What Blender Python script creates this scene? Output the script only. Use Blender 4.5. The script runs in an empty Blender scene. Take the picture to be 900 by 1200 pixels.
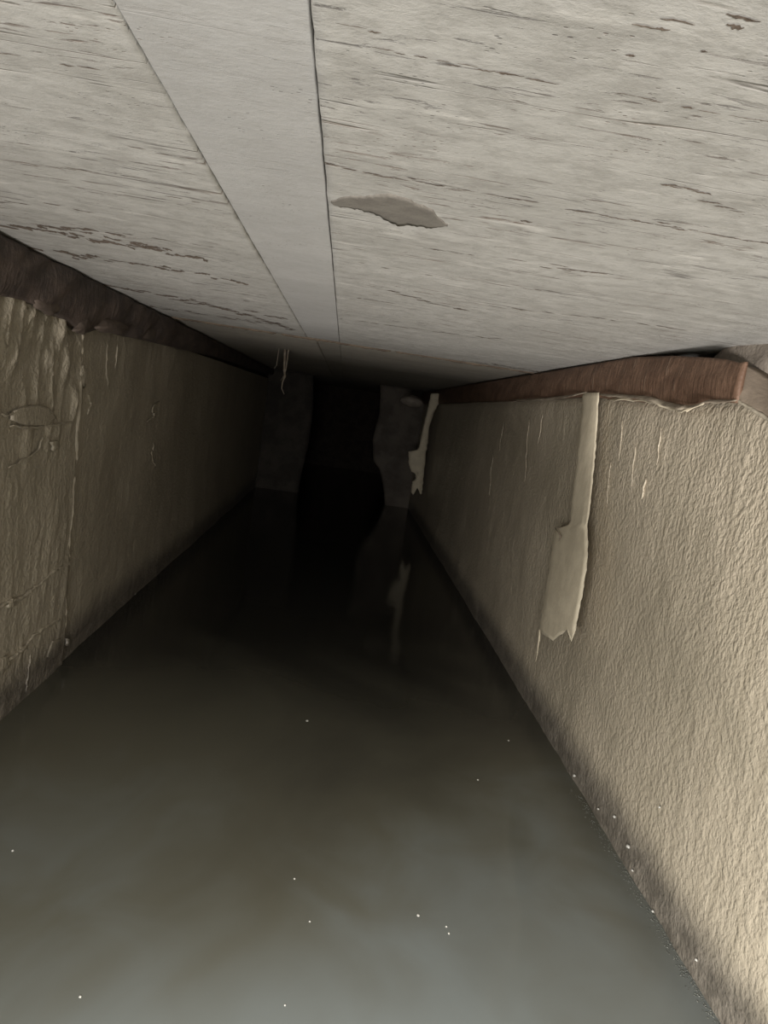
import bpy, bmesh, math, random
import numpy as np
from mathutils import Vector, Matrix
random.seed(7)
RNG = np.random.RandomState(11)
S = bpy.context.scene
COL = S.collection

# ------------------------------------------------------------------ camera
F = 870.0                      # focal length in pixels of the 900x1200 frame
VPX, VPY, ROLL = 405.0, 475.0, math.radians(8.4)
ax, ay = VPX - 450, VPY - 600
dY = Vector((ax, -ay, -F)).normalized()
ux, uy = math.cos(ROLL), math.sin(ROLL)
t_ = -(ax * ax + ay * ay + F * F) / (ax * ux + ay * uy)
dX = Vector((ax + t_ * ux, -(ay + t_ * uy), -F)).normalized()
if dX.x < 0: dX = -dX
dZ = dX.cross(dY).normalized()
W_C = Matrix(((dX.x, dX.y, dX.z), (dY.x, dY.y, dY.z), (dZ.x, dZ.y, dZ.z)))   # world from camera
cam = bpy.data.cameras.new('camera'); camo = bpy.data.objects.new('camera', cam); COL.objects.link(camo)
cam.sensor_fit = 'VERTICAL'; cam.sensor_height = 36.0; cam.lens = F * 36.0 / 1200.0
cam.clip_start = 0.01; cam.clip_end = 100
camo.matrix_world = W_C.to_4x4()
S.camera = camo

# ------------------------------------------------------------------ light
S.view_settings.view_transform = 'Standard'; S.view_settings.look = 'None'
S.view_settings.exposure = 0.0; S.view_settings.gamma = 1.0; S.view_settings.use_curve_mapping = False
world = bpy.data.worlds.new('world'); S.world = world; world.use_nodes = True
world.node_tree.nodes['Background'].inputs[0].default_value = (0.85, 0.93, 1.0, 1)
world.node_tree.nodes['Background'].inputs[1].default_value = 0.15

def area(name, loc, target, sx, sy, power, color):
    l = bpy.data.lights.new(name, 'AREA'); l.shape = 'RECTANGLE'; l.size = sx; l.size_y = sy
    l.energy = power; l.color = color
    o = bpy.data.objects.new(name, l); COL.objects.link(o)
    o.location = loc
    o.rotation_euler = (Vector(target) - Vector(loc)).to_track_quat('-Z', 'Y').to_euler()
    return o
# daylight entering the mouth of the culvert, behind the photographer
area('daylight_mouth', (-0.14, -0.14, -0.24), (0.15, 0.34, -0.60), 0.42, 0.22, 12.0, (1.0, 0.975, 0.93)).data.spread = math.radians(125)
# unseen lamp added low outside to light the ceiling evenly; the lip of the channel cuts it off deeper in
area('ceiling_fill_lamp', (-0.40, -3.2, -1.24), (0.05, 1.0, 0.15), 0.7, 0.30, 262.0, (1.0, 0.955, 0.925))

# ------------------------------------------------------------------ geometry of the place (metres)
U = 0.5
HC, HF, XL, XR = 0.312 * U, -1.19 * U, -1.0 * U, 0.98 * U
Y0, YE, YD = -0.75, 4.75, 7.2          # mouth, end wall, end of the dark passage

def ray(px, py):
    return W_C @ Vector((px - 450.0, 600.0 - py, -F))
def on(axis, val, px, py):
    d = ray(px, py); return d * (val / d[axis])
def on_wall(px, py, x): return on(0, x, px, py)
def on_ceil(px, py, z=None): return on(2, HC if z is None else z, px, py)
def on_water(px, py): return on(2, HF, px, py)
def on_depth(px, py, y): return on(1, y, px, py)

# ------------------------------------------------------------------ numpy noise
def vnoise(u, v, seed=0):
    u = np.asarray(u, float); v = np.asarray(v, float)
    iu = np.floor(u).astype(np.int64); iv = np.floor(v).astype(np.int64)
    fu = u - iu; fv = v - iv
    fu = fu * fu * (3 - 2 * fu); fv = fv * fv * (3 - 2 * fv)
    def h(a, b):
        n = (a * 374761393 + b * 668265263 + seed * 974711) & 0xffffffff
        n = ((n ^ (n >> 13)) * 1274126177) & 0xffffffff
        n = n ^ (n >> 16)
        return (n & 0xffff) / 65535.0
    return (h(iu, iv) * (1 - fu) + h(iu + 1, iv) * fu) * (1 - fv) + (h(iu, iv + 1) * (1 - fu) + h(iu + 1, iv + 1) * fu) * fv
def fbm(u, v, seed=0, o=4):
    s = 0; a = 0.5
    for k in range(o):
        s = s + a * vnoise(u * 2 ** k, v * 2 ** k, seed + k * 17); a *= 0.5
    return s

# ------------------------------------------------------------------ object helpers
def tag(o, label=None, cat=None, group=None, kind=None):
    if label: o['label'] = label
    if cat: o['category'] = cat
    if group: o['group'] = group
    if kind: o['kind'] = kind
    return o
def empty(name, loc=(0, 0, 0)):
    o = bpy.data.objects.new(name, None); COL.objects.link(o); o.location = loc; o.empty_display_size = 0.02
    return o
def mesh_obj(name, verts, faces, mat, parent=None, origin=None, smooth=True):
    me = bpy.data.meshes.new(name)
    V = np.asarray(verts, float)
    org = np.zeros(3) if origin is None else np.asarray(origin, float)
    base = org
    me.from_pydata([tuple(p) for p in (V - base)], [], [tuple(int(i) for i in f) for f in faces])
    bm = bmesh.new(); bm.from_mesh(me); bmesh.ops.recalc_face_normals(bm, faces=bm.faces); bm.to_mesh(me); bm.free()
    me.materials.append(mat)
    if smooth:
        me.polygons.foreach_set('use_smooth', [True] * len(me.polygons))
    o = bpy.data.objects.new(name, me); COL.objects.link(o)
    if parent is not None:
        o.parent = parent; o.location = Vector(org) - Vector(parent.location)
    else:
        o.location = org
    return o
def grid_faces(n, m):
    i = np.arange(n * m).reshape(n, m)
    a = i[:-1, :-1].ravel(); b = i[1:, :-1].ravel(); c = i[1:, 1:].ravel(); d = i[:-1, 1:].ravel()
    return np.stack([a, b, c, d], 1)
def fast_grid(name, P, mat, parent=None, flip=False, smooth=True):
    """P: (n, m, 3) array of points -> one sheet"""
    n, m = P.shape[:2]
    f = grid_faces(n, m)
    if flip: f = f[:, ::-1]
    me = bpy.data.meshes.new(name)
    me.vertices.add(n * m); me.vertices.foreach_set('co', P.reshape(-1, 3).astype(np.float32).ravel())
    me.loops.add(f.size); me.loops.foreach_set('vertex_index', f.astype(np.int32).ravel())
    me.polygons.add(len(f)); me.polygons.foreach_set('loop_start', (np.arange(len(f)) * 4).astype(np.int32))
    me.polygons.foreach_set('use_smooth', [smooth] * len(f))
    me.update(calc_edges=True); me.validate()
    me.materials.append(mat)
    o = bpy.data.objects.new(name, me); COL.objects.link(o)
    if parent is not None: o.parent = parent
    return o
def closed_grid(name, P, back, mat, parent=None):
    """sheet P (n,m,3) thickened to the points back (n,m,3)"""
    n, m = P.shape[:2]
    f = grid_faces(n, m); g = f[:, ::-1] + n * m
    i = np.arange(n * m).reshape(n, m)
    ring = np.concatenate([i[0, :], i[1:, -1], i[-1, :-1][::-1], i[1:-1, 0][::-1]])
    r2 = np.roll(ring, -1)
    side = np.stack([ring, r2, r2 + n * m, ring + n * m], 1)
    V = np.concatenate([P.reshape(-1, 3), back.reshape(-1, 3)])
    return mesh_obj(name, V, np.concatenate([f, g, side]), mat, parent)
def ygrid(a, b, n, p=1.7):
    t = np.linspace(0, 1, n)
    return a + (b - a) * t ** p
def box(name, lo, hi, mat, parent=None):
    x0, y0, z0 = lo; x1, y1, z1 = hi
    V = [(x0, y0, z0), (x1, y0, z0), (x1, y1, z0), (x0, y1, z0), (x0, y0, z1), (x1, y0, z1), (x1, y1, z1), (x0, y1, z1)]
    return mesh_obj(name, V, [(0, 3, 2, 1), (4, 5, 6, 7), (0, 1, 5, 4), (1, 2, 6, 5), (2, 3, 7, 6), (3, 0, 4, 7)], mat, parent, smooth=False)
def tube_data(pts, rads, n=7):
    V = []; Fc = []
    for k, (p, r) in enumerate(zip(pts, rads)):
        p = Vector(p)
        a = Vector(pts[max(0, k - 1)]); b = Vector(pts[min(len(pts) - 1, k + 1)])
        d = (b - a).normalized()
        s = d.cross(Vector((0.31, 0.9, 0.2))).normalized(); u = d.cross(s)
        for j in range(n):
            an = 2 * math.pi * j / n
            V.append(p + (s * math.cos(an) + u * math.sin(an)) * r)
    for k in range(len(pts) - 1):
        for j in range(n):
            a = k * n + j; b = k * n + (j + 1) % n
            Fc.append((a, b, b + n, a + n))
    Fc.append(tuple(range(n))[::-1]); Fc.append(tuple(range((len(pts) - 1) * n, len(pts) * n)))
    return V, Fc

# ------------------------------------------------------------------ materials
class NT:
    def __init__(s, name):
        s.m = bpy.data.materials.new(name); s.m.use_nodes = True
        s.t = s.m.node_tree; s.b = s.t.nodes['Principled BSDF']
        s.co = s.t.nodes.new('ShaderNodeTexCoord').outputs['Object']
        s.geo = s.t.nodes.new('ShaderNodeNewGeometry').outputs['Position']
    def link(s, a, b): s.t.links.new(a, b)
    def node(s, ty, **k):
        n = s.t.nodes.new(ty)
        for a, v in k.items(): setattr(n, a, v)
        return n
    def map(s, scale, loc=(0, 0, 0), rot=(0, 0, 0)):
        n = s.node('ShaderNodeMapping'); n.inputs['Scale'].default_value = scale
        n.inputs['Location'].default_value = loc; n.inputs['Rotation'].default_value = rot
        s.link(s.geo, n.inputs['Vector']); return n.outputs[0]
    def noise(s, scale, detail=4, rough=0.55, loc=(0, 0, 0), dist=0.0, rot=(0, 0, 0)):
        n = s.node('ShaderNodeTexNoise'); n.inputs['Scale'].default_value = 1.0
        n.inputs['Detail'].default_value = detail; n.inputs['Roughness'].default_value = rough
        n.inputs['Distortion'].default_value = dist
        sc = (scale,) * 3 if isinstance(scale, (int, float)) else scale
        s.link(s.map(sc, loc, rot), n.inputs['Vector']); return n.outputs[0]
    def voro(s, scale, feature='F1', loc=(0, 0, 0)):
        n = s.node('ShaderNodeTexVoronoi', feature=feature); n.inputs['Scale'].default_value = 1.0
        sc = (scale,) * 3 if isinstance(scale, (int, float)) else scale
        s.link(s.map(sc, loc), n.inputs['Vector']); return n.outputs['Distance']
    def ramp(s, v, a, b, lo=0.0, hi=1.0):
        n = s.node('ShaderNodeMapRange', interpolation_type='SMOOTHSTEP')
        n.inputs['From Min'].default_value = a; n.inputs['From Max'].default_value = b
        n.inputs['To Min'].default_value = lo; n.inputs['To Max'].default_value = hi
        s.link(v, n.inputs['Value']); return n.outputs[0]
    def math(s, op, a, b=None, c=None):
        n = s.node('ShaderNodeMath', operation=op)
        for i, x in enumerate((a, b, c)):
            if x is None: continue
            if isinstance(x, (int, float)): n.inputs[i].default_value = x
            else: s.link(x, n.inputs[i])
        return n.outputs[0]
    def mix(s, f, a, b):
        n = s.node('ShaderNodeMix', data_type='RGBA')
        if isinstance(f, (int, float)): n.inputs[0].default_value = f
        else: s.link(f, n.inputs[0])
        for i, x in ((6, a), (7, b)):
            if isinstance(x, tuple): n.inputs[i].default_value = x + (1,) if len(x) == 3 else x
            else: s.link(x, n.inputs[i])
        return n.outputs[2]
    def sep(s):
        n = s.node('ShaderNodeSeparateXYZ'); s.link(s.geo, n.inputs[0]); return n.outputs
    def bump(s, h, dist, strength=1.0, prev=None):
        n = s.node('ShaderNodeBump'); n.inputs['Distance'].default_value = dist; n.inputs['Strength'].default_value = strength
        s.link(h, n.inputs['Height'])
        if prev is not None: s.link(prev, n.inputs['Normal'])
        return n.outputs[0]
    def out(s, color, rough, normal=None, spec=0.5):
        if isinstance(color, tuple): s.b.inputs['Base Color'].default_value = color + (1,)
        else: s.link(color, s.b.inputs['Base Color'])
        if isinstance(rough, (int, float)): s.b.inputs['Roughness'].default_value = rough
        else: s.link(rough, s.b.inputs['Roughness'])
        s.b.inputs['Specular IOR Level'].default_value = spec
        if normal is not None: s.link(normal, s.b.inputs['Normal'])
        return s.m

def ceiling_mat(name, c1, c2, fleck, lines, streak):
    t = NT(name)
    big = t.noise((5, 9, 5), 4, 0.6)
    col = t.mix(t.ramp(big, 0.35, 0.65), c1, c2)
    mot = t.noise((34, 42, 20), 7, 0.75, (6, 1, 8))
    col = t.mix(t.ramp(mot, 0.42, 0.64, 0, 0.42 * streak + 0.12), col, (0.29, 0.278, 0.25))
    fine = t.noise((90, 190, 60), 6, 0.75, (3, 1, 0))
    col = t.mix(t.ramp(fine, 0.35, 0.75, 0, 0.30), col, (0.30, 0.285, 0.26))
    # pale bloom
    bl = t.noise((14, 60, 14), 5, 0.65, (7, 3, 1))
    col = t.mix(t.ramp(bl, 0.55, 0.75, 0, 0.55 * streak), col, (0.70, 0.68, 0.63))
    # broken streaks across the passage
    st = t.noise((22, 150, 13), 6, 0.66, (1, 5, 2), 0.5)
    patch = t.noise((3.2, 13, 3), 3, 0.5, (9, 2, 4))
    s1 = t.math('MULTIPLY', t.ramp(st, 0.58, 0.64), t.ramp(patch, 0.44, 0.60))
    s1 = t.math('MULTIPLY', s1, streak)
    # long thin board lines
    ln = t.noise((1.1, 22, 1), 3, 0.5, (4, 8, 2))
    l1 = t.ramp(t.math('ABSOLUTE', t.math('SUBTRACT', ln, 0.52)), 0.0, 0.009, 1.0, 0.0)
    brk = t.noise((16, 30, 6), 3, 0.6, (2, 2, 6))
    l1 = t.math('MULTIPLY', t.math('MULTIPLY', l1, t.ramp(brk, 0.45, 0.60)), lines)
    # pits
    pv = t.voro((150, 300, 150))
    pm = t.noise((20, 20, 20), 3, 0.6, (5, 5, 5))
    p1 = t.math('MULTIPLY', t.ramp(pv, 0.10, 0.20, 1, 0), t.ramp(pm, 0.52, 0.62))
    p1 = t.math('MULTIPLY', p1, fleck)
    dark = t.math('MAXIMUM', t.math('MAXIMUM', s1, l1), p1)
    hue = t.noise(7, 2, 0.5, (1, 9, 9))
    dcol = t.mix(t.ramp(hue, 0.4, 0.6), (0.16, 0.115, 0.085), (0.13, 0.12, 0.11))
    col = t.mix(t.math('MULTIPLY', dark, 0.80), col, dcol)
    rough_grain = t.noise((190, 280, 120), 4, 0.7)
    h = t.math('SUBTRACT', t.math('ADD', t.math('MULTIPLY', rough_grain, 0.5), t.math('MULTIPLY', mot, 0.3 + 1.3 * streak)), dark)
    und = t.noise((4, 45, 4), 4, 0.6, (8, 8, 8))
    n = t.bump(h, 0.0008, 0.8)
    n = t.bump(und, 0.0004 * streak + 0.0002, 0.3, n)
    return t.out(col, 0.85, n, 0.3)
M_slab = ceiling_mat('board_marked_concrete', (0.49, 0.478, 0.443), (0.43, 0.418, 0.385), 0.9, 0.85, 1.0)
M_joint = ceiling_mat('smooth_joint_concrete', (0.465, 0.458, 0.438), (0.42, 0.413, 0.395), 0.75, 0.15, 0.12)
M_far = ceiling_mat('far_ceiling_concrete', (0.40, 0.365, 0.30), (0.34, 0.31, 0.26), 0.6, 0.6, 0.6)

def wall_mat(name, c1, c2, stip, gloss, tide, left=False):
    t = NT(name)
    x, y, z = t.sep()
    big = t.noise((3, 4, 3), 4, 0.6, (2, 7, 1))
    col = t.mix(t.ramp(big, 0.35, 0.65), c1, c2)
    drag = t.noise((10, 55, 7), 4, 0.6, (1, 1, 1))
    col = t.mix(t.ramp(drag, 0.45, 0.75, 0, 0.35), col, (c2[0] * .62, c2[1] * .60, c2[2] * .56))
    # speckles of dirt
    sp = t.voro((90, 110, 70), loc=(3, 3, 3)); sm = t.noise((9, 9, 9), 3, 0.6, (4, 1, 7))
    s1 = t.math('MULTIPLY', t.ramp(sp, 0.10, 0.22, 1, 0), t.ramp(sm, 0.50, 0.62))
    col = t.mix(t.math('MULTIPLY', s1, 0.6), col, (0.16, 0.13, 0.10))
    # tide mark just above the water, ragged upper edge
    rag = t.noise((9, 16, 9), 5, 0.65, (3, 2, 1))
    lvl = t.math('ADD', z, t.math('MULTIPLY', t.math('SUBTRACT', rag, 0.5), -0.035))
    td = t.ramp(lvl, HF + tide * 0.35, HF + tide * 1.25, 1, 0)
    smud = t.noise((30, 30, 30), 4, 0.7)
    tcol = t.mix(t.ramp(smud, 0.35, 0.7), (0.10, 0.088, 0.074), (0.21, 0.185, 0.155))
    col = t.mix(t.math('MULTIPLY', td, 0.92), col, tcol)
    st = t.noise((150, 125, 118), 2, 0.5, (2, 2, 2), 0.0)
    st = t.math('ADD', st, t.math('MULTIPLY', t.noise((260, 250, 200), 2, 0.5, (5, 2, 2)), 0.4))
    st = t.ramp(st, 0.45, 0.95)
    lump = t.noise((30, 30, 24), 4, 0.6, (6, 6, 1))
    n = t.bump(st, 0.0014 * stip, 0.85)
    n = t.bump(lump, 0.003 * stip, 0.5, n)
    ro = t.ramp(td, 0, 1, gloss, 0.35)
    return t.out(col, ro, n, 0.45)
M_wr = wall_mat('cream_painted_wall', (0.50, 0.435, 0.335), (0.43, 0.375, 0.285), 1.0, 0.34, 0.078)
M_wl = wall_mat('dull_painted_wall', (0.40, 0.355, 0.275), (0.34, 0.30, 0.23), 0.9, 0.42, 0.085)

def rust_mat(name, c1, c2, ang):
    t = NT(name)
    a = t.noise((8, 12, 30), 5, 0.65)
    col = t.mix(t.ramp(a, 0.35, 0.65), c1, c2)
    sc = t.noise((20, 90, 14), 4, 0.6, (2, 5, 1), 0.2, (math.radians(ang), 0, 0))
    col = t.mix(t.ramp(sc, 0.62, 0.74, 0, 0.5), col, (0.36, 0.27, 0.20))
    ab = t.noise((40, 60, 60), 4, 0.7, (4, 4, 4))
    n = t.bump(t.math('ADD', ab, sc), 0.003, 0.8)
    return t.out(col, 0.6, n, 0.3)
M_brown = rust_mat('brown_fibre_band', (0.115, 0.066, 0.042), (0.165, 0.100, 0.066), 30)
M_tar = rust_mat('dark_brown_tar_band', (0.060, 0.048, 0.042), (0.105, 0.080, 0.066), -30)

def plain(name, c1, c2, rough=0.75, b=0.0015, sc=40):
    t = NT(name)
    a = t.noise(sc, 4, 0.65)
    g = t.noise(sc * 5, 3, 0.6, (3, 2, 1))
    return t.out(t.mix(t.ramp(a, 0.35, 0.65), c1, c2), rough, t.bump(t.math('ADD', a, t.math('MULTIPLY', g, 0.4)), b, 0.8), 0.3)
M_paper = plain('pale_membrane', (0.60, 0.53, 0.40), (0.52, 0.455, 0.34), 0.65, 0.0012, 30)
M_edge = plain('membrane_edge', (0.36, 0.31, 0.24), (0.20, 0.16, 0.12), 0.7, 0.002, 30)
M_grout = plain('grey_brown_mortar', (0.27, 0.235, 0.195), (0.20, 0.17, 0.14), 0.85, 0.004, 25)
M_spall = plain('bare_mortar_scar', (0.20, 0.185, 0.158), (0.165, 0.15, 0.13), 0.9, 0.0012, 60)
M_soil = plain('dark_packed_soil', (0.07, 0.055, 0.045), (0.045, 0.036, 0.03), 0.95, 0.01, 15)
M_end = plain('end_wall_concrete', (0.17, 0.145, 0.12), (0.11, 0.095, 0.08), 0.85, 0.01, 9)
M_endl = plain('dark_end_wall_concrete', (0.085, 0.073, 0.062), (0.055, 0.048, 0.041), 0.85, 0.01, 9)  # left stub: same concrete in a darker tone
M_seam = plain('rusty_seam_grout', (0.13, 0.10, 0.07), (0.08, 0.06, 0.045), 0.9, 0.003, 40)
M_flake = plain('lifted_paint', (0.40, 0.355, 0.275), (0.33, 0.29, 0.225), 0.5, 0.003, 35)
M_foam = plain('grey_scum', (0.22, 0.225, 0.20), (0.13, 0.135, 0.12), 0.6, 0.001, 90)
M_speck = plain('white_grain', (0.55, 0.54, 0.50), (0.45, 0.44, 0.40), 0.5, 0.0005, 90)
M_bed = plain('silt_bed', (0.12, 0.11, 0.09), (0.09, 0.08, 0.065), 0.95, 0.01, 12)

def water_mat():
    t = NT('turbid_water')
    w = t.noise((1.7, 1.5, 1), 5, 0.5, (0.6, 0.3, 0), 0.9)
    w2 = t.noise((6.0, 5.0, 1), 4, 0.45, (2.1, 1.3, 0), 1.2)
    cl = t.math('ADD', t.math('MULTIPLY', w, 0.65), t.math('MULTIPLY', w2, 0.35))
    # silt clouds, with the light falloff from the mouth painted into the water colour
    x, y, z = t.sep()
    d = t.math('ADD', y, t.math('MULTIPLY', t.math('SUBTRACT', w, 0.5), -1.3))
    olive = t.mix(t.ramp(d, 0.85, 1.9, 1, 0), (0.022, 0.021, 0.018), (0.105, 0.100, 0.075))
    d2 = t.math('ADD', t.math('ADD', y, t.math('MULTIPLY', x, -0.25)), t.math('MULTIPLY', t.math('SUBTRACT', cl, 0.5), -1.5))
    col = t.mix(t.ramp(d2, 0.45, 1.15, 1, 0), olive, (0.165, 0.182, 0.178))  # bluish grey near the mouth: silt plus sky tint put into the colour
    rip = t.noise((9, 9, 9), 3, 0.5)
    n = t.bump(rip, 0.0012, 0.35)
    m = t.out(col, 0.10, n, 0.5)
    t.b.inputs['IOR'].default_value = 1.33
    return m
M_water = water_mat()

# ------------------------------------------------------------------ ceiling
ceil = box('ceiling', (XL - 0.12, Y0, HC + 0.012), (XR + 0.28, YD, HC + 0.16), M_soil)
tag(ceil, 'low pale grey board-marked concrete slab roofing the flooded channel', 'ceiling', kind='structure')
pL0, pL1 = on_ceil(132, 0), on_ceil(357, 390)
pR0, pR1 = on_ceil(361, 0), on_ceil(397, 395)
ySeam = on_ceil(400, 402).y
def xl(y): return pL0.x + (pL1.x - pL0.x) * (y - pL0.y) / (pL1.y - pL0.y)
def xr(y): return pR0.x + (pR1.x - pR0.x) * (y - pR0.y) / (pR1.y - pR0.y)
def slab_h(X, Y, amp, seed):
    return (fbm(X * 5, Y * 40, seed, 3) - 0.47) * amp * 0.3 + (fbm(X * 3, Y * 3, seed + 3, 3) - 0.45) * amp * 2
def slab_z(x, y):
    return HC + float(slab_h(np.array(x), np.array(y), 0.0035, 1 if x < xl(y) else 2))
def slab(name, xa, xb, ya, yb, nx, ny, mat, amp, lift=0.0, seed=0, edge=0.004):
    """underside sheet of one ceiling piece, with rounded edges turning up into the joints"""
    ys = np.concatenate([[ya, ya + 0.002], np.linspace(ya + 0.004, yb - 0.004, ny), [yb - 0.002, yb]])
    tt = np.concatenate([[0, 0.0006, 0.002], np.linspace(0.010, 0.990, nx), [0.998, 0.9994, 1]])
    A = np.array([xa(y) for y in ys])[:, None]; B = np.array([xb(y) for y in ys])[:, None]
    X = A + (B - A) * tt[None, :]
    Y = np.repeat(ys[:, None], len(tt), 1)
    jit = (fbm(Y * 60, X * 0 + seed, seed + 5, 3) - 0.45) * edge
    wgt = np.zeros_like(X); wgt[:, 0:4] = 1; wgt[:, -4:] = -1
    X = X + jit * wgt
    h = slab_h(X, Y, amp, seed)
    Z = HC + lift + h
    up = np.zeros_like(X)
    up[:, 0] = up[:, -1] = 0.012; up[0, :] = 0.012; up[-1, :] = 0.012
    up[:, 1] = np.maximum(up[:, 1], 0.003); up[:, -2] = np.maximum(up[:, -2], 0.003)
    up[1, :] = np.maximum(up[1, :], 0.003); up[-2, :] = np.maximum(up[-2, :], 0.003)
    P = np.stack([X, Y, Z + up], 2)
    return fast_grid(name, P, mat, ceil)
g = 0.0022
slab('ceiling_slab', lambda y: XL - 0.10, lambda y: xl(y) - 0.001, Y0, ySeam - g, 90, 420, M_slab, 0.0035, 0, 1, 0.003)
slab('ceiling_slab', lambda y: xr(y) + 0.0004, lambda y: XR + 0.26, Y0, ySeam - g, 110, 420, M_slab, 0.0035, 0, 2, 0.0012)
s = slab('joint_strip', lambda y: xl(y), lambda y: xr(y), Y0, ySeam - g, 50, 300, M_joint, 0.0008, 0.0008, 3, 0.0008)
s['label'] = 'smooth grey strip between the two streaked slabs'
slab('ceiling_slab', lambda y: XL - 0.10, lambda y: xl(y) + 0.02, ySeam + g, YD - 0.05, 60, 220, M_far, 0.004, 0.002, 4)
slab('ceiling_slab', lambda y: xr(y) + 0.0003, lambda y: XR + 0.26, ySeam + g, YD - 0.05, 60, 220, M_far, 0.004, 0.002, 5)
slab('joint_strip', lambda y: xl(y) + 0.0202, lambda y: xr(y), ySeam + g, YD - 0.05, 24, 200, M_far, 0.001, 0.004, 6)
# rusty grout bead squeezed out of the cross seam, broken in places
V = []; Fc = []
for (a, b) in ((-0.47, -0.20), (-0.19, 0.10), (0.105, 0.485)):
    n = 40; pts = []; rr = []
    for k in range(n):
        x = a + (b - a) * k / (n - 1)
        pts.append((x, ySeam + 0.004 * math.sin(x * 23), HC + 0.002)); rr.append(0.0045 + 0.003 * random.random() if 0 < k < n - 1 else 0.001)
    v, f = tube_data(pts, rr); o_ = len(V); V += v; Fc += [tuple(i + o_ for i in q) for q in f]
o = mesh_obj('seam_grout', V, Fc, M_seam, ceil); o['label'] = 'rusty grout line across the ceiling'

def ragged(poly, sub=5, amp=1.6):
    """subdivide a pixel outline and roughen it"""
    out = []
    n = len(poly)
    for i in range(n):
        a = poly[i]; b = poly[(i + 1) % n]
        for k in range(sub):
            t = k / sub
            out.append((a[0] + (b[0] - a[0]) * t + random.uniform(-amp, amp) * (k > 0), a[1] + (b[1] - a[1]) * t + random.uniform(-amp, amp) * (k > 0) * .6))
    return out
def plate(name, poly_px, proj, nrm, thick, mat, parent, sub=4, amp=1.2, dome=0.0, edge=0.5):
    pts = [proj(px, py) for px, py in ragged(poly_px, sub, amp)]
    n = len(pts); c = sum(pts, Vector()) / n; N = Vector(nrm)
    V = [p - N * 0.003 for p in pts] + [p + N * thick * edge for p in pts] + [c.lerp(p, 0.90) + N * (thick + dome * .5) for p in pts] + [c + N * (thick + dome)]
    Fc = []
    for i in range(n):
        j = (i + 1) % n
        Fc += [(i, j, n + j, n + i), (n + i, n + j, 2 * n + j, 2 * n + i), (2 * n + i, 2 * n + j, 3 * n)]
    o = mesh_obj(name, V, Fc, mat, parent)
    return o
# grey scar where the skin of the slab has come away
top = [(388, 233), (405, 229), (430, 228), (452, 225), (470, 228), (492, 237), (507, 243), (515, 254), (525, 261)]
bot = [(388, 236), (400, 241), (418, 243), (440, 249), (455, 257), (466, 262), (484, 262), (504, 265), (525, 262)]
n1, n2 = 50, 9; P = np.zeros((n1, n2, 3)); B = P.copy()
for i in range(n1):
    px = 388 + 137 * i / (n1 - 1)
    ya_ = np.interp(px, [p[0] for p in top], [p[1] for p in top]) + random.uniform(-.9, .9)
    yb3 = np.interp(px, [p[0] for p in bot], [p[1] for p in bot]) + random.uniform(-.9, .9)
    for j in range(n2):
        q = on_ceil(px, ya_ + (yb3 - ya_) * j / (n2 - 1))
        z = HC + float(fbm(np.array(q.x * 3), np.array(q.y * 3), 5, 3) - 0.45) * 0.007
        P[i, j] = (q.x, q.y, z - (0.0011 if 0 < j < n2 - 1 and 0 < i < n1 - 1 else 0.0007)); B[i, j] = (q.x, q.y, z + 0.003)
o = closed_grid('mortar_scar', P, B, M_spall, ceil)
o['label'] = 'darker grey elongated scar where the skin has come away'

# broken brown streaks where the laitance has flaked off along the board marks
SCARS = [([(-10, 262), (60, 272), (150, 288), (240, 304)], 5.0, .75), ([(40, 262), (120, 276), (190, 290)], 4.0, .5), ([(-10, 285), (40, 290), (90, 300)], 4, .4),
         ([(80, 300), (190, 314), (290, 332)], 3.6, .6), ([(100, 330), (230, 352), (345, 386)], 3.0, .7), ([(200, 350), (300, 366), (340, 376)], 2.6, .6), ([(180, 360), (320, 380)], 2.4, .6),
         ([(-5, 62), (60, 74), (115, 82)], 2.4, .5), ([(-5, 236), (60, 238), (120, 252)], 2.4, .4), ([(160, 172), (225, 186)], 1.8, .5), ([(60, 195), (150, 205), (235, 222)], 1.6, .4),
         ([(180, 225), (250, 240)], 1.6, .4), ([(150, 275), (260, 290)], 2.0, .5), ([(386, 190), (450, 203), (520, 214), (600, 230), (640, 235)], 3.2, .85),
         ([(665, 225), (740, 238)], 2.2, .7), ([(670, 243), (780, 262), (900, 284), (960, 294)], 2.6, .9), ([(780, 213), (812, 217), (826, 220)], 3.4, .9), ([(826, 232), (875, 247)], 2.4, .8),
         ([(640, 311), (720, 320)], 2.2, .7), ([(450, 338), (500, 352), (540, 362)], 3.0, .6), ([(500, 290), (620, 304), (780, 330)], 1.5, .35), ([(400, 305), (520, 325), (680, 345)], 1.5, .35),
         ([(570, 356), (700, 372), (820, 388)], 2.0, .4), ([(556, 424), (600, 430), (640, 437)], 3.0, .95), ([(400, 372), (500, 386), (600, 398)], 1.8, .5), ([(396, 345), (470, 356)], 2.2, .5),
         ([(400, 20), (470, 40), (560, 62)], 3.0, .3), ([(450, 52), (600, 82), (760, 110), (900, 137)], 2.6, .5), ([(760, 24), (800, 22)], 5.0, .7), ([(870, 18), (892, 30)], 6.0, .8)]
V = []; Fc = []
def sliver(c, l, w):
    n = 7; o_ = len(V)
    for k in range(n):
        t = k / (n - 1); ww = w * math.sin(math.pi * (0.08 + 0.84 * t)) * random.uniform(.5, 1.2)
        off = random.uniform(-.3, .3) * w
        for sg in (-1, 1):
            x = c[0] + (t - .5) * l; y = c[1] + off + sg * ww * .5
            V.append((x, y, slab_z(x, y) - 0.0005))
    for k in range(n - 1):
        a = o_ + 2 * k; Fc.append((a, a + 2, a + 3, a + 1))
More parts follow.
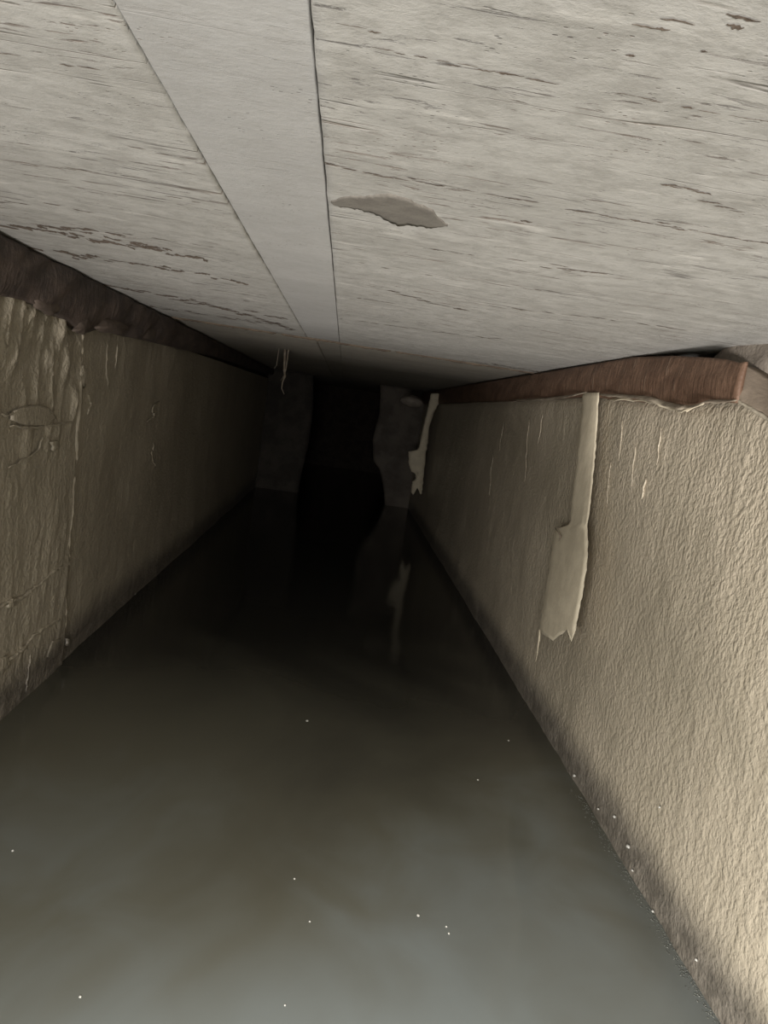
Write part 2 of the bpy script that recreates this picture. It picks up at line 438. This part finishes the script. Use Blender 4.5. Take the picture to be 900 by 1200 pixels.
for n_, (pts, wpx, dens) in enumerate(SCARS):
    if n_ < 7: wpx *= 1.9; dens = min(1, dens * 1.3)
    wpx *= 1.15
    for i in range(len(pts) - 1):
        a = on_ceil(*pts[i]); b = on_ceil(*pts[i + 1]); L = (b - a).length
        pos = 0.0
        while pos < L:
            l = random.uniform(0.004, 0.016) * (0.5 + a.length)
            if random.random() < dens:
                p = a.lerp(b, min(1, pos / L)); w = wpx * p.length / F * random.uniform(.4, 1.1) * (0.7 + 0.9 * p.length)
                if abs(p.x - xl(p.y)) > 0.004 and not (xl(p.y) < p.x < xr(p.y)): sliver((p.x, p.y + random.gauss(0, w * .7)), l, w)
            pos += l * random.uniform(.45, .8)
for px, py, r in ((510, 291, 4), (617, 257, 5.5), (288, 345, 4), (289, 352, 3.5), (740, 60, 4), (862, 26, 7), (826, 55, 3)):
    q = on_ceil(px, py); sliver((q.x, q.y), r * 2.4 * q.length / F, r * 1.1 * q.length / F)
M_scar = plain('flaked_skin_brown', (0.115, 0.088, 0.068), (0.18, 0.145, 0.115), 0.95, 0.002, 90)
o = mesh_obj('skin_scars', V, Fc, M_scar, ceil, smooth=False); o['kind'] = 'stuff'; o['label'] = 'broken brown streaks where the skin flaked off'
# ------------------------------------------------------------------ right wall
PX_B = [(520, 472), (560, 470), (600, 469), (640, 466), (690, 463), (720, 467), (760, 470), (800, 472), (830, 469), (865, 469)]
PX_T = [(505, 460), (560, 449), (600, 443), (640, 436), (690, 427), (740, 418.5), (790, 417), (830, 419), (850, 421), (865, 425)]
xb = XR - 0.014
def yz(pts, x): 
    a = sorted([(on_wall(px, py, x).y, on_wall(px, py, x).z) for px, py in pts])
    return np.array([p[0] for p in a]), np.array([p[1] for p in a])
yb_, zb_ = yz(PX_B, xb); yt_, zt_ = yz(PX_T, xb)
yBandEnd = on_wall(865, 469, xb).y
wy, wz = yz([(865, 466), (882, 478), (900, 490), (940, 513), (1000, 545)], XR)
def wall_top(y):
    y = np.asarray(y, float)
    zt = np.interp(y, np.concatenate([[-1.0, 0.0], wy]), np.concatenate([[wz[0] - 0.02, wz[0] - 0.02], wz]))
    far = np.interp(y, yb_, zb_) + 0.006
    return np.where(y > wy[-1], far, zt)
ys = np.concatenate([np.linspace(Y0, 0.25, 50)[:-1], ygrid(0.25, YE + 0.02, 620, 1.6)])
vv = np.concatenate([np.linspace(0, 0.97, 170), [0.985, 1.0]])
Y, Vv = np.meshgrid(ys, vv, indexing='ij')
ztop = wall_top(ys)[:, None]
Z = (HF - 0.22) + (ztop - (HF - 0.22)) * Vv
D = (fbm(Y * 4, Z * 4, 21, 3) - 0.45) * 0.012 + (fbm(Y * 26, Z * 20, 22, 2) - 0.45) * 0.0025
D += np.clip(fbm(Y * 26, Z * 14, 25, 2) - 0.56, 0, 1) * 0.015 * np.clip((Z + 0.12) / 0.2, 0, 1)
X = XR - D
X[:, -1] += 0.006
wall_r = fast_grid('wall_right', np.stack([X, Y, Z], 2), M_wr, flip=False)
tag(wall_r, 'cream painted right wall with fine stippled texture above the water', 'wall', kind='structure')
# body of the wall behind the painted face (kept under the ledge)
box('wall_core', (XR + 0.008, Y0, HF - 0.22), (XR + 0.30, YD, HC - 0.115), M_soil, wall_r)
box('wall_core', (XR + 0.24, Y0, HC - 0.115), (XR + 0.30, YD, HC + 0.012), M_soil, wall_r)
# recess above the near end of the band: rounded mortar bed
ya, yb2 = Y0, 1.35
n1, n2 = 120, 26
P = np.zeros((n1, n2, 3))
for i in range(n1):
    y = ya + (yb2 - ya) * i / (n1 - 1)
    zt0 = float(wall_top(y)) - 0.012 if y < yBandEnd else 0.055
    for j in range(n2):
        t = j / (n2 - 1)
        x = XR + 0.012 + 0.232 * t
        hump = 0.052 * math.sin(min(1, max(0, (t - 0.12) / 0.75)) * math.pi) * (0.7 + 0.3 * math.sin(y * 9 + 1))
        P[i, j] = (x, y, zt0 + 0.004 + hump + 0.02 * t + 0.012 * (float(fbm(x * 18, y * 14, 4, 3)) - 0.45))
P[..., 2] = np.minimum(P[..., 2], HC - 0.006)
o = fast_grid('mortar_bed', P, M_grout, wall_r)
o['label'] = 'rounded brown-grey mortar in the gap under the ceiling'
# chamfer where the band stops
lowp = [(862, 468), (882, 480), (900, 491), (940, 514), (1010, 550)]
upp = [(862, 424), (882, 434), (900, 447), (940, 470), (1010, 505)]
n1 = 40; P = np.zeros((n1, 8, 3)); B = np.zeros((n1, 8, 3))
for i in range(n1):
    s_ = i / (n1 - 1); px = 862 + (1010 - 862) * s_
    a = on_wall(px, np.interp(px, [p[0] for p in lowp], [p[1] for p in lowp]), xb + (XR - 0.003 - xb) * min(1, s_ * 4))
    b = on_wall(px, np.interp(px, [p[0] for p in upp], [p[1] for p in upp]), xb + 0.003 + (XR + 0.03 - xb) * min(1, s_ * 3))
    for j in range(8):
        p = a.lerp(b, j / 7); w = 0.003 * (random.random() - .5)
        P[i, j] = (p.x + w - 0.004 * math.sin(j / 7 * math.pi), p.y, p.z)
        B[i, j] = (p.x + 0.03, p.y, p.z - 0.004)
o = closed_grid('wall_chamfer', P, B, M_edge, wall_r)
P2 = np.array([P[i, 0] for i in range(n1)])
M_cham = plain('chamfer_render', (0.23, 0.185, 0.14), (0.18, 0.145, 0.11), 0.8, 0.002, 30)
o.data.materials.clear(); o.data.materials.append(M_cham)
o['label'] = 'smooth beige chamfer at the end of the brown band'
v, f = tube_data([tuple(p) for p in P2], [0.0018 + 0.0010 * random.random() for _ in P2])
o = mesh_obj('chamfer_lip', v, f, M_flake, wall_r)

# brown band on the right
band_r = empty('trim_2', (xb, yBandEnd, 0.1))
tag(band_r, 'reddish-brown band with diagonal scratches between right wall and ceiling', 'trim', kind='structure')
ys = np.concatenate([np.linspace(yBandEnd, 2.5, 160), np.linspace(2.52, YE, 60)])
n2 = 16
P = np.zeros((len(ys), n2, 3)); B = P.copy()
for i, y in enumerate(ys):
    zb = float(np.interp(y, yb_, zb_)) - 0.002; zt = float(np.interp(y, yt_, zt_))
    if y > on_wall(740, 418.5, xb).y: zt = HC - 0.004
    zb = min(zb, zt - 0.05)
    for j in range(n2):
        t = j / (n2 - 1)
        z = zb + (zt - zb) * t
        w = 0.004 * (float(fbm(y * 22 + z * 40, z * 26, 9, 3)) - 0.45) + 0.004 * math.sin(t * math.pi)
        P[i, j] = (xb - w, y, z); B[i, j] = (xb + 0.003 + 0.012 * min(1, (y - yBandEnd) / 0.15), y, z)
o = closed_grid('band_face', P, B, M_brown, band_r)
o.location = -Vector(band_r.location)
# torn membrane lips along the lower edge of the band
def lip(pts, w0, mat, parent, name='membrane_edge', x=None, seed=1):
    x = xb - 0.004 if x is None else x
    Q = []
    for i in range(len(pts) - 1):
        for k in range(8):
            t = k / 8; Q.append((pts[i][0] + (pts[i + 1][0] - pts[i][0]) * t, pts[i][1] + (pts[i + 1][1] - pts[i][1]) * t))
    Q.append(pts[-1]); n = len(Q)
    P = np.zeros((n, 4, 3)); B = P.copy()
    for i, (px, py) in enumerate(Q):
        e = min(1, min(i, n - 1 - i) / 5 + 0.15)
        q = on_wall(px, py, x - 0.003 * math.sin(i * .45))
        w = w0 * e * (0.8 + 0.5 * float(vnoise(i * .6, seed, seed)))
        for j in range(4):
            t = j / 3
            P[i, j] = (q.x - 0.009 * t * e + 0.002, q.y, q.z - w * t * t)
            B[i, j] = P[i, j] + np.array((0.0, 0.0, -0.0014))
    o = closed_grid(name, P, B, mat, parent); o.location = -Vector(parent.location)
    return o
lip([(600, 468), (640, 466), (665, 463), (690, 458)], 0.006, M_edge, band_r, seed=2)
lip([(702, 461), (730, 462), (760, 464), (780, 470), (800, 475), (815, 474), (832, 468), (862, 468)], 0.005, M_edge, band_r, seed=3)
lip([(712, 467), (740, 464), (770, 467), (790, 473), (806, 477), (824, 472)], 0.007, M_paper, band_r, seed=5, x=xb + 0.003)
lip([(520, 473), (560, 471), (605, 470)], 0.004, M_edge, band_r, seed=6)
# dribbles of paint under the band
for px, y0, y1, r in ((620, 490, 565, 1.6), (636, 484, 520, 1.2), (730, 492, 540, 1.5), (745, 520, 570, 1.6), (757, 560, 585, 2.6), (775, 500, 545, 1.3), (590, 492, 530, 1.0), (578, 530, 580, 1.0), (716, 540, 590, 1.2)):
    pts = []; rr = []
    for k in range(9):
        t = k / 8; q = on_wall(px - 5 * t + random.uniform(-.7, .7), y0 + (y1 - y0) * t, XR - 0.002)
        pts.append(q); rr.append((0.0003 + 0.0006 * r * math.sin(0.3 + 2.6 * t)))
    v, f = tube_data(pts, rr, 6)
    mesh_obj('paint_drip', v, f, M_wr, wall_r)

# ------------------------------------------------------------------ torn hanging strip on the right wall
def ribbon(name, rows, proj, off, thick, mat, parent, cols=9, cut=None):
    rp = [r[0] for r in rows]
    n = 60
    P = np.zeros((n, cols, 3)); B = P.copy()
    for i in range(n):
        t = i / (n - 1)
        for j in range(cols):
            s_ = j / (cols - 1)
            end = rp[-1] + (cut(s_) if cut else 0)
            py = rp[0] + (end - rp[0]) * t
            pyc = min(py, rp[-1])
            l = np.interp(pyc, rp, [r[1] for r in rows]); r_ = np.interp(pyc, rp, [r[2] for r in rows])
            px = l + (r_ - l) * s_ + (random.uniform(-.5, .5) if j in (0, cols - 1) else 0)
            P[i, j] = proj(px, py, off(t, s_)); B[i, j] = proj(px, py, off(t, s_) - thick)
    o = closed_grid(name, P, B, mat, parent); o.location = -Vector(parent.location) if parent else (0, 0, 0)
    return o
rows = [(460, 683, 702), (480, 682, 701), (500, 680, 700), (540, 676, 697), (580, 671, 693), (612, 668, 689), (617, 664, 688), (619, 651, 688),
        (628, 649, 689), (650, 646, 689), (670, 643, 687), (700, 638, 682), (720, 635, 678), (735, 632, 675)]
cuts = [3, 9, 12, 16, 11, 8, 3, 17, 4]
root = on_wall(692, 464, xb)
strip = empty('hanging_strip', root)
tag(strip, 'torn cream strip hanging down the right wall from the brown band', 'torn strip')
offf = lambda t, s_: 0.014 + 0.034 * t + 0.0025 * math.sin(9 * t + 2 * s_) + 0.003 * math.sin(math.pi * s_)
o = ribbon('strip_sheet', rows, lambda px, py, d: tuple(on_wall(px, py, XR - d)), offf, 0.0016, M_paper, strip, 9, lambda s_: float(np.interp(s_, np.linspace(0, 1, 9), cuts)))
pts = [on_wall(632 + dx, yy, XR - 0.048) for dx, yy in ((0.5, 738), (0, 748), (-1.5, 758), (-2.5, 766), (-4, 776))]
v, f = tube_data(pts, [0.0022, 0.0018, 0.0012, 0.0009, 0.0003], 6)
mesh_obj('loose_thread', v, f, M_paper, strip).location = -Vector(strip.location)
pts = [on_wall(653 + dx, yy, XR - 0.040) for dx, yy in ((-2, 619), (4, 628), (2, 634))]
v, f = tube_data(pts, [0.0007, 0.0016, 0.0007], 6)
mesh_obj('torn_curl', v, f, M_edge, strip).location = -Vector(strip.location)

# ------------------------------------------------------------------ left wall
ysl = np.concatenate([np.linspace(Y0, 0.3, 60)[:-1], ygrid(0.3, YE + 0.02, 620, 1.5)])
vv = np.linspace(0, 1, 170)
Y, Vv = np.meshgrid(ysl, vv, indexing='ij')
Z = (HF - 0.22) + (0.095 - (HF - 0.22)) * Vv
rp = [on_wall(px, py, XL) for px, py in ((91, 400), (91, 431), (86, 520), (81, 590), (77, 640), (73, 680), (72, 745))]
rz = np.array([p.z for p in rp])[::-1]; ry = np.array([p.y for p in rp])[::-1]
yr = np.interp(Z, rz, ry)
D = (fbm(Y * 4, Z * 4, 31, 3) - 0.45) * 0.012 + (fbm(Y * 40, Z * 22, 32, 3) - 0.45) * 0.003
near = 1 / (1 + np.exp((Y - yr) / 0.004))
D += near * (0.005 + np.clip(fbm(Y * 70, Z * 14, 35, 4) - 0.47, 0, 1) * 0.04 * np.clip((Z + 0.25) / 0.3, 0.25, 1))
D += np.exp(-((Y - yr) / 0.006) ** 2) * 0.003
X = XL + D
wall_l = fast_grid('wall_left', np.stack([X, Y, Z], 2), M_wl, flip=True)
tag(wall_l, 'dull grey-beige left wall with flaking paint near the camera', 'wall', kind='structure')
box('wall_core', (XL - 0.30, Y0, HF - 0.22), (XL - 0.012, YD, HC + 0.012), M_soil, wall_l)
# bead of filler running down the joint of the left wall
pts = []; rr = []
for k in range(70):
    t = k / 69; z = 0.062 + (rz[0] + 0.02 - 0.062) * t
    y = float(np.interp(z, rz, ry))
    pts.append((XL + 0.004, y + 0.003 * math.sin(k * .5), z)); rr.append(0.0042 + 0.003 * random.random())
v, f = tube_data(pts, rr)
o = mesh_obj('filler_bead', v, f, M_flake, wall_l); o['label'] = 'thin pale bead down the wall joint'
def crack(pts, r, x=XL + 0.008):
    P_ = []; R_ = []
    for i in range(len(pts) - 1):
        for k in range(6):
            t = k / 6
            P_.append(on_wall(pts[i][0] + (pts[i + 1][0] - pts[i][0]) * t + random.uniform(-.8, .8), pts[i][1] + (pts[i + 1][1] - pts[i][1]) * t + random.uniform(-1, 1), x))
            R_.append(r * random.uniform(0.5, 1.3))
    P_.append(on_wall(pts[-1][0], pts[-1][1], x)); R_.append(r * .3); R_[0] = r * .3
    v, f = tube_data(P_, R_, 6); return mesh_obj('paint_ridge', v, f, M_wl, wall_l)
crack([(-12, 480), (10, 488), (22, 480), (45, 476), (60, 482), (66, 494)], 0.0022)
crack([(12, 499), (38, 501), (62, 498), (86, 495)], 0.0026)
crack([(-15, 722), (4, 708), (26, 700), (44, 686), (60, 672), (73, 663)], 0.0035)
crack([(-12, 796), (8, 775), (26, 762), (40, 744), (55, 734), (72, 724)], 0.0035)
crack([(10, 548), (26, 540), (44, 528), (50, 512)], 0.0018)
crack([(30, 812), (33, 790), (36, 766)], 0.0018)
crack([(186, 470), (178, 480), (181, 488), (172, 494)], 0.003, XL + 0.003)
crack([(180, 520), (178, 535), (183, 548)], 0.0022, XL + 0.003)
crack([(104, 462), (106, 475), (102, 486)], 0.003, XL + 0.003)
crack([(126, 400), (124, 430), (127, 455)], 0.002, XL + 0.003)
crack([(138, 405), (135, 432)], 0.0018, XL + 0.003)
for poly, th in (([(16, 482), (40, 475), (58, 478), (66, 490), (56, 499), (30, 498), (14, 492)], 0.003),
                 ([(60, 752), (70, 748), (71, 762), (63, 772), (55, 770)], 0.006),
                 ([(60, 518), (67, 516), (70, 524), (63, 529)], 0.006),
                 ([(8, 705), (16, 700), (18, 710), (10, 713)], 0.007),
                 ([(78, 748), (82, 750), (81, 757), (78, 756)], 0.005),
                 ([(-4, 775), (8, 768), (12, 778), (2, 790), (-6, 792)], 0.007),
                 ([(97, 428), (102, 434), (103, 450), (99, 455), (96, 440)], 0.004)):
    plate('paint_flake', poly, lambda x, y: on_wall(x, y, XL + 0.009), (1, 0, 0), th * .3, M_wl, wall_l, 4, 1.2, 0.0, 0.6)

# dark band on the left
xbl = XL + 0.016
PLB = [(-60, 318), (0, 346), (30, 352), (60, 366), (80, 376), (92, 388), (104, 390), (116, 385), (150, 395), (185, 402), (212, 409), (260, 420), (320, 440)]
yl_, zl_ = yz(PLB, xbl)
band_l = empty('trim_1', (xbl, 0.6, 0.12))
tag(band_l, 'dark brown lumpy tar band between left wall and ceiling', 'trim', kind='structure')
ys = np.concatenate([np.linspace(Y0, 1.9, 230), np.linspace(1.92, YE, 60)]); n2 = 20
P = np.zeros((len(ys), n2, 3)); B = P.copy()
for i, y in enumerate(ys):
    zb = float(np.interp(y, yl_, zl_)); zt = HC - 0.003
    for j in range(n2):
        t = j / (n2 - 1); z = zb + (zt - zb) * t
        w = 0.018 * (float(fbm(y * 13 - z * 18, z * 14, 19, 4)) - 0.4) + 0.006 * math.sin(t * math.pi) + 0.010 * t
        P[i, j] = (xbl + w, y, z); B[i, j] = (XL - 0.012, y, z)
o = closed_grid('band_face', P, B, M_tar, band_l); o.location = -Vector(band_l.location)
M_lump = plain('brown_lump', (0.13, 0.10, 0.08), (0.09, 0.07, 0.056), 0.8, 0.003, 30)
for poly, th in (([(112, 384), (122, 372), (140, 376), (150, 384), (140, 392), (122, 390)], 0.012), ([(92, 378), (100, 372), (106, 384), (96, 392), (86, 388)], 0.010),
                 ([(160, 385), (176, 380), (190, 388), (178, 398), (164, 396)], 0.008), ([(40, 352), (60, 346), (74, 362), (60, 370), (44, 362)], 0.008)):
    o = plate('tar_lump', poly, lambda x, y: on_wall(x, y, xbl + 0.004), (1, 0, 0), th * .3, M_lump, band_l, 3, 1.6, th * .3, 0.3)
    o.location = -Vector(band_l.location)

# ------------------------------------------------------------------ far end: two stub walls either side of a black opening
def stub(name, edge_px, x_out, sgn, label):
    pts = [on_depth(px, py, YE) for px, py in edge_px]
    zs = np.array([p.z for p in pts]); xs = np.array([p.x for p in pts])
    order = np.argsort(zs); zs = zs[order]; xs = xs[order]
    n = 46; P = np.zeros((n, 14, 3)); B = P.copy()
    for i in range(n):
        z = HF - 0.2 + (HC + 0.006 - (HF - 0.2)) * i / (n - 1)
        xe = float(np.interp(z, zs, xs)) + 0.012 * (float(fbm(z * 30, sgn, 8, 3)) - 0.45)
        for j in range(14):
            t = j / 13; x = x_out + (xe - x_out) * t
            P[i, j] = (x, YE + 0.02 * (float(fbm(x * 8, z * 8, 12, 3)) - 0.45) + 0.012 * (j == 13), z); B[i, j] = (x, YE + 0.16, z)
    o = closed_grid(name, P, B, M_end if sgn < 0 else M_endl); tag(o, label, 'wall', kind='structure'); return o
stub('wall_back_left', [(367, 440), (366, 480), (363, 510), (357, 540), (350, 570), (349, 600)], XL - 0.01, 1, 'dim stub wall left of the black opening at the far end')
stub('wall_back_right', [(446, 440), (445, 486), (440, 500), (437, 520), (438, 540), (446, 552), (450, 575), (452, 610)], XR + 0.01, -1, 'dim stub wall with ragged edge right of the black opening')
w = box('wall_back', (XL - 0.3, YD - 0.1, HF - 0.22), (XR + 0.3, YD, HC + 0.012), M_soil)
tag(w, 'black back of the passage beyond the opening', 'wall', kind='structure')

LUMP_AT = on_wall(905, 432, XR + 0.075)
# torn strip hanging beside the far opening
yE2 = 3.9
root = on_depth(508, 464, yE2); root.z = min(root.z, HC)
s2 = empty('hanging_strip', root)
tag(s2, 'small ragged pale strip hanging at the far right corner', 'torn strip')
rows2 = [(461, 505, 516), (472, 503, 515), (484, 500, 508), (500, 496, 503), (520, 492, 501), (527, 490, 500), (529, 479, 499), (545, 479, 498), (553, 482, 497), (555, 487, 497), (562, 487, 496), (564, 483, 496), (576, 482, 495)]
ribbon('strip_sheet', rows2, lambda px, py, d: tuple(on_depth(px, py, yE2 - d)), lambda t, s_: 0.004 * math.sin(8 * t) + 0.01 * math.sin(3 * s_), 0.003, M_paper, s2, 7, lambda s_: 4 * math.sin(9 * s_))
# lump of mortar in that corner
def lump(name, c, r, mat, seed, parent=None):
    bm = bmesh.new(); bmesh.ops.create_icosphere(bm, subdivisions=3, radius=1)
    for v in bm.verts:
        n = 0.75 + 0.55 * float(fbm(v.co.x * 1.6 + 5, v.co.y * 1.6 + v.co.z * 1.3 + 5, seed, 3))
        v.co = Vector((v.co.x * r[0] * n, v.co.y * r[1] * n, v.co.z * r[2] * n))
    me = bpy.data.meshes.new(name); bm.to_mesh(me); bm.free(); me.materials.append(mat)
    me.polygons.foreach_set('use_smooth', [True] * len(me.polygons))
    o = bpy.data.objects.new(name, me); COL.objects.link(o); o.location = c
    if parent: o.parent = parent
    return o
c = on_depth(483, 470, yE2)
tag(lump('mortar_lump', c, (0.06, 0.04, 0.03), M_grout, 3), 'rough lump of mortar under the ceiling beside the far strip', 'mortar')

o = lump('mortar_fill', LUMP_AT, (0.055, 0.13, 0.050), M_grout, 9, wall_r)
o['label'] = 'rounded brown-grey mortar fill at the near end of the gap'
# pale root hanging from the ceiling in front of the dark end
yR = 2.6
a = on_depth(332, 431, yR); a.z = HC + 0.004
rt = empty('hanging_root', a)
tag(rt, 'thin pale root fibre hanging from the ceiling at far left', 'root')
for seg, r0 in (([(332, 425), (333, 434), (334, 441), (331, 448), (330, 455), (333, 462)], 0.0050), ([(336, 426), (335, 433), (333, 440), (329, 446)], 0.003), ([(325, 424), (324, 428), (321, 432)], 0.0015)):
    pts = [on_depth(px, py, yR) for px, py in seg]; pts[0].z = HC + 0.003
    v, f = tube_data(pts, [r0 * (1 - 0.75 * k / (len(pts) - 1)) for k in range(len(pts))], 6)
    mesh_obj('fibre', v, f, M_edge, rt).location = -Vector(rt.location)

# ------------------------------------------------------------------ water and bed
fl = box('floor', (XL - 0.3, Y0, HF - 0.27), (XR + 0.3, YD, HF - 0.215), M_bed)
tag(fl, 'silted bed under the cloudy water', 'floor', kind='structure')
n1, n2 = 200, 40
yy, xx = np.meshgrid(np.linspace(Y0, YD - 0.1, n1), np.linspace(XL - 0.008, XR + 0.006, n2), indexing='ij')
zz = HF + 0.0008 * (fbm(xx * 6, yy * 6, 3, 2) - 0.4)
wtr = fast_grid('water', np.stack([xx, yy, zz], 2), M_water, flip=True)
tag(wtr, 'still murky grey-green water covering the channel floor', 'water', kind='structure')

# scum along the foot of the right wall
V = []; Fc = []
def blob(V, Fc, c, r, fl_=0.5):
    o_ = len(V); n = 6
    V.append(Vector((c[0], c[1], c[2] + r * fl_)))
    for k in range(n):
        an = k * 2 * math.pi / n + random.random() * .5; q = r * random.uniform(.7, 1.25)
        V.append(Vector((c[0] + q * math.cos(an), c[1] + q * math.sin(an), c[2] + 0.0002)))
    V.append(Vector((c[0], c[1], c[2] - r * .3)))
    for k in range(n):
        a, b = o_ + 1 + k, o_ + 1 + (k + 1) % n
        Fc.append((o_, a, b)); Fc.append((o_ + n + 1, b, a))
for k in range(1300):
    y = 0.42 + 0.75 * random.random() ** 2.2
    d = abs(random.gauss(0, 0.007)) + 0.001
    w_ = 0.4 + 0.6 * float(vnoise(y * 30, 2, 3))
    blob(V, Fc, (XR - 0.001 - d * w_ * 1.5, y, HF + 0.0008), random.uniform(0.0004, 0.0013))
sc = mesh_obj('scum', V, Fc, M_foam)
tag(sc, 'fine grey scum and bubbles along the foot of the right wall', 'scum', kind='stuff')

# grains floating on the water or stuck low on the right wall
grains = [('w', 490, 1073, 1.6, 'brightest white grain floating low centre on the bluish water'),
          ('w', 523, 1086, 1.1, 'pale grain floating just right of the brightest grain, upper of a close pair'),
          ('w', 526, 1094, 1.1, 'pale grain floating just right of the brightest grain, lower of a close pair'),
          ('w', 360, 845, 1.4, 'lone pale grain floating in mid channel below the dark end'),
          ('w', 94, 1168, 1.3, 'pale grain floating at the bottom left of the water'),
          ('w', 345, 1030, 1.1, 'faint grain floating up and left of the brightest grain'),
          ('w', 363, 1080, 1.0, 'faint grain floating level with the brightest grain, to its left'),
          ('w', 15, 997, 1.1, 'faint grain floating at the far left edge of the water'),
          ('w', 334, 1178, 1.0, 'faint grain floating at the very bottom, left of centre'),
          ('w', 596, 868, 1.0, 'faint grain on the water right of mid channel, farther in of two'),
          ('w', 158, 696, 1.5, 'greenish pale grain on the waterline at the left wall foot'),
          ('w', 560, 914, 1.0, 'faint grain on the water right of mid channel, nearer of two'),
          ('r', 673, 909, 1.6, 'white grain on the right waterline, farthest in of those stuck there'),
          ('r', 736, 992, 2.0, 'largest white grain stuck on the dark tide band of the right wall'),
          ('r', 720, 957, 1.4, 'white grain on the right tide band just above the largest one'),
          ('r', 741, 1020, 1.1, 'small white grain on the right tide band just below the largest one'),
          ('r', 773, 946, 1.2, 'white grain on the clean paint above the right tide band'),
          ('r', 765, 1068, 1.2, 'white grain on the right waterline, second lowest of those stuck there'),
          ('r', 701, 948, 1.0, 'small white grain on the right tide band, left of the one above the largest'),
          ('r', 816, 1125, 1.3, 'lowest white grain stuck on the foot of the right wall')]
for kind, px, py, s_, lab in grains:
    if kind == 'w': p = on_water(px, py); grp = 'pale grains floating on the water'
    else: p = on_wall(px, py, XR - 0.003); grp = 'pale grains stuck low on the right wall'
    r = p.length / F * s_ * 1.0
    o = lump('debris_grain', p, (r, r * 1.2, r * .8), M_speck, int(px))
    tag(o, lab, 'debris', grp)
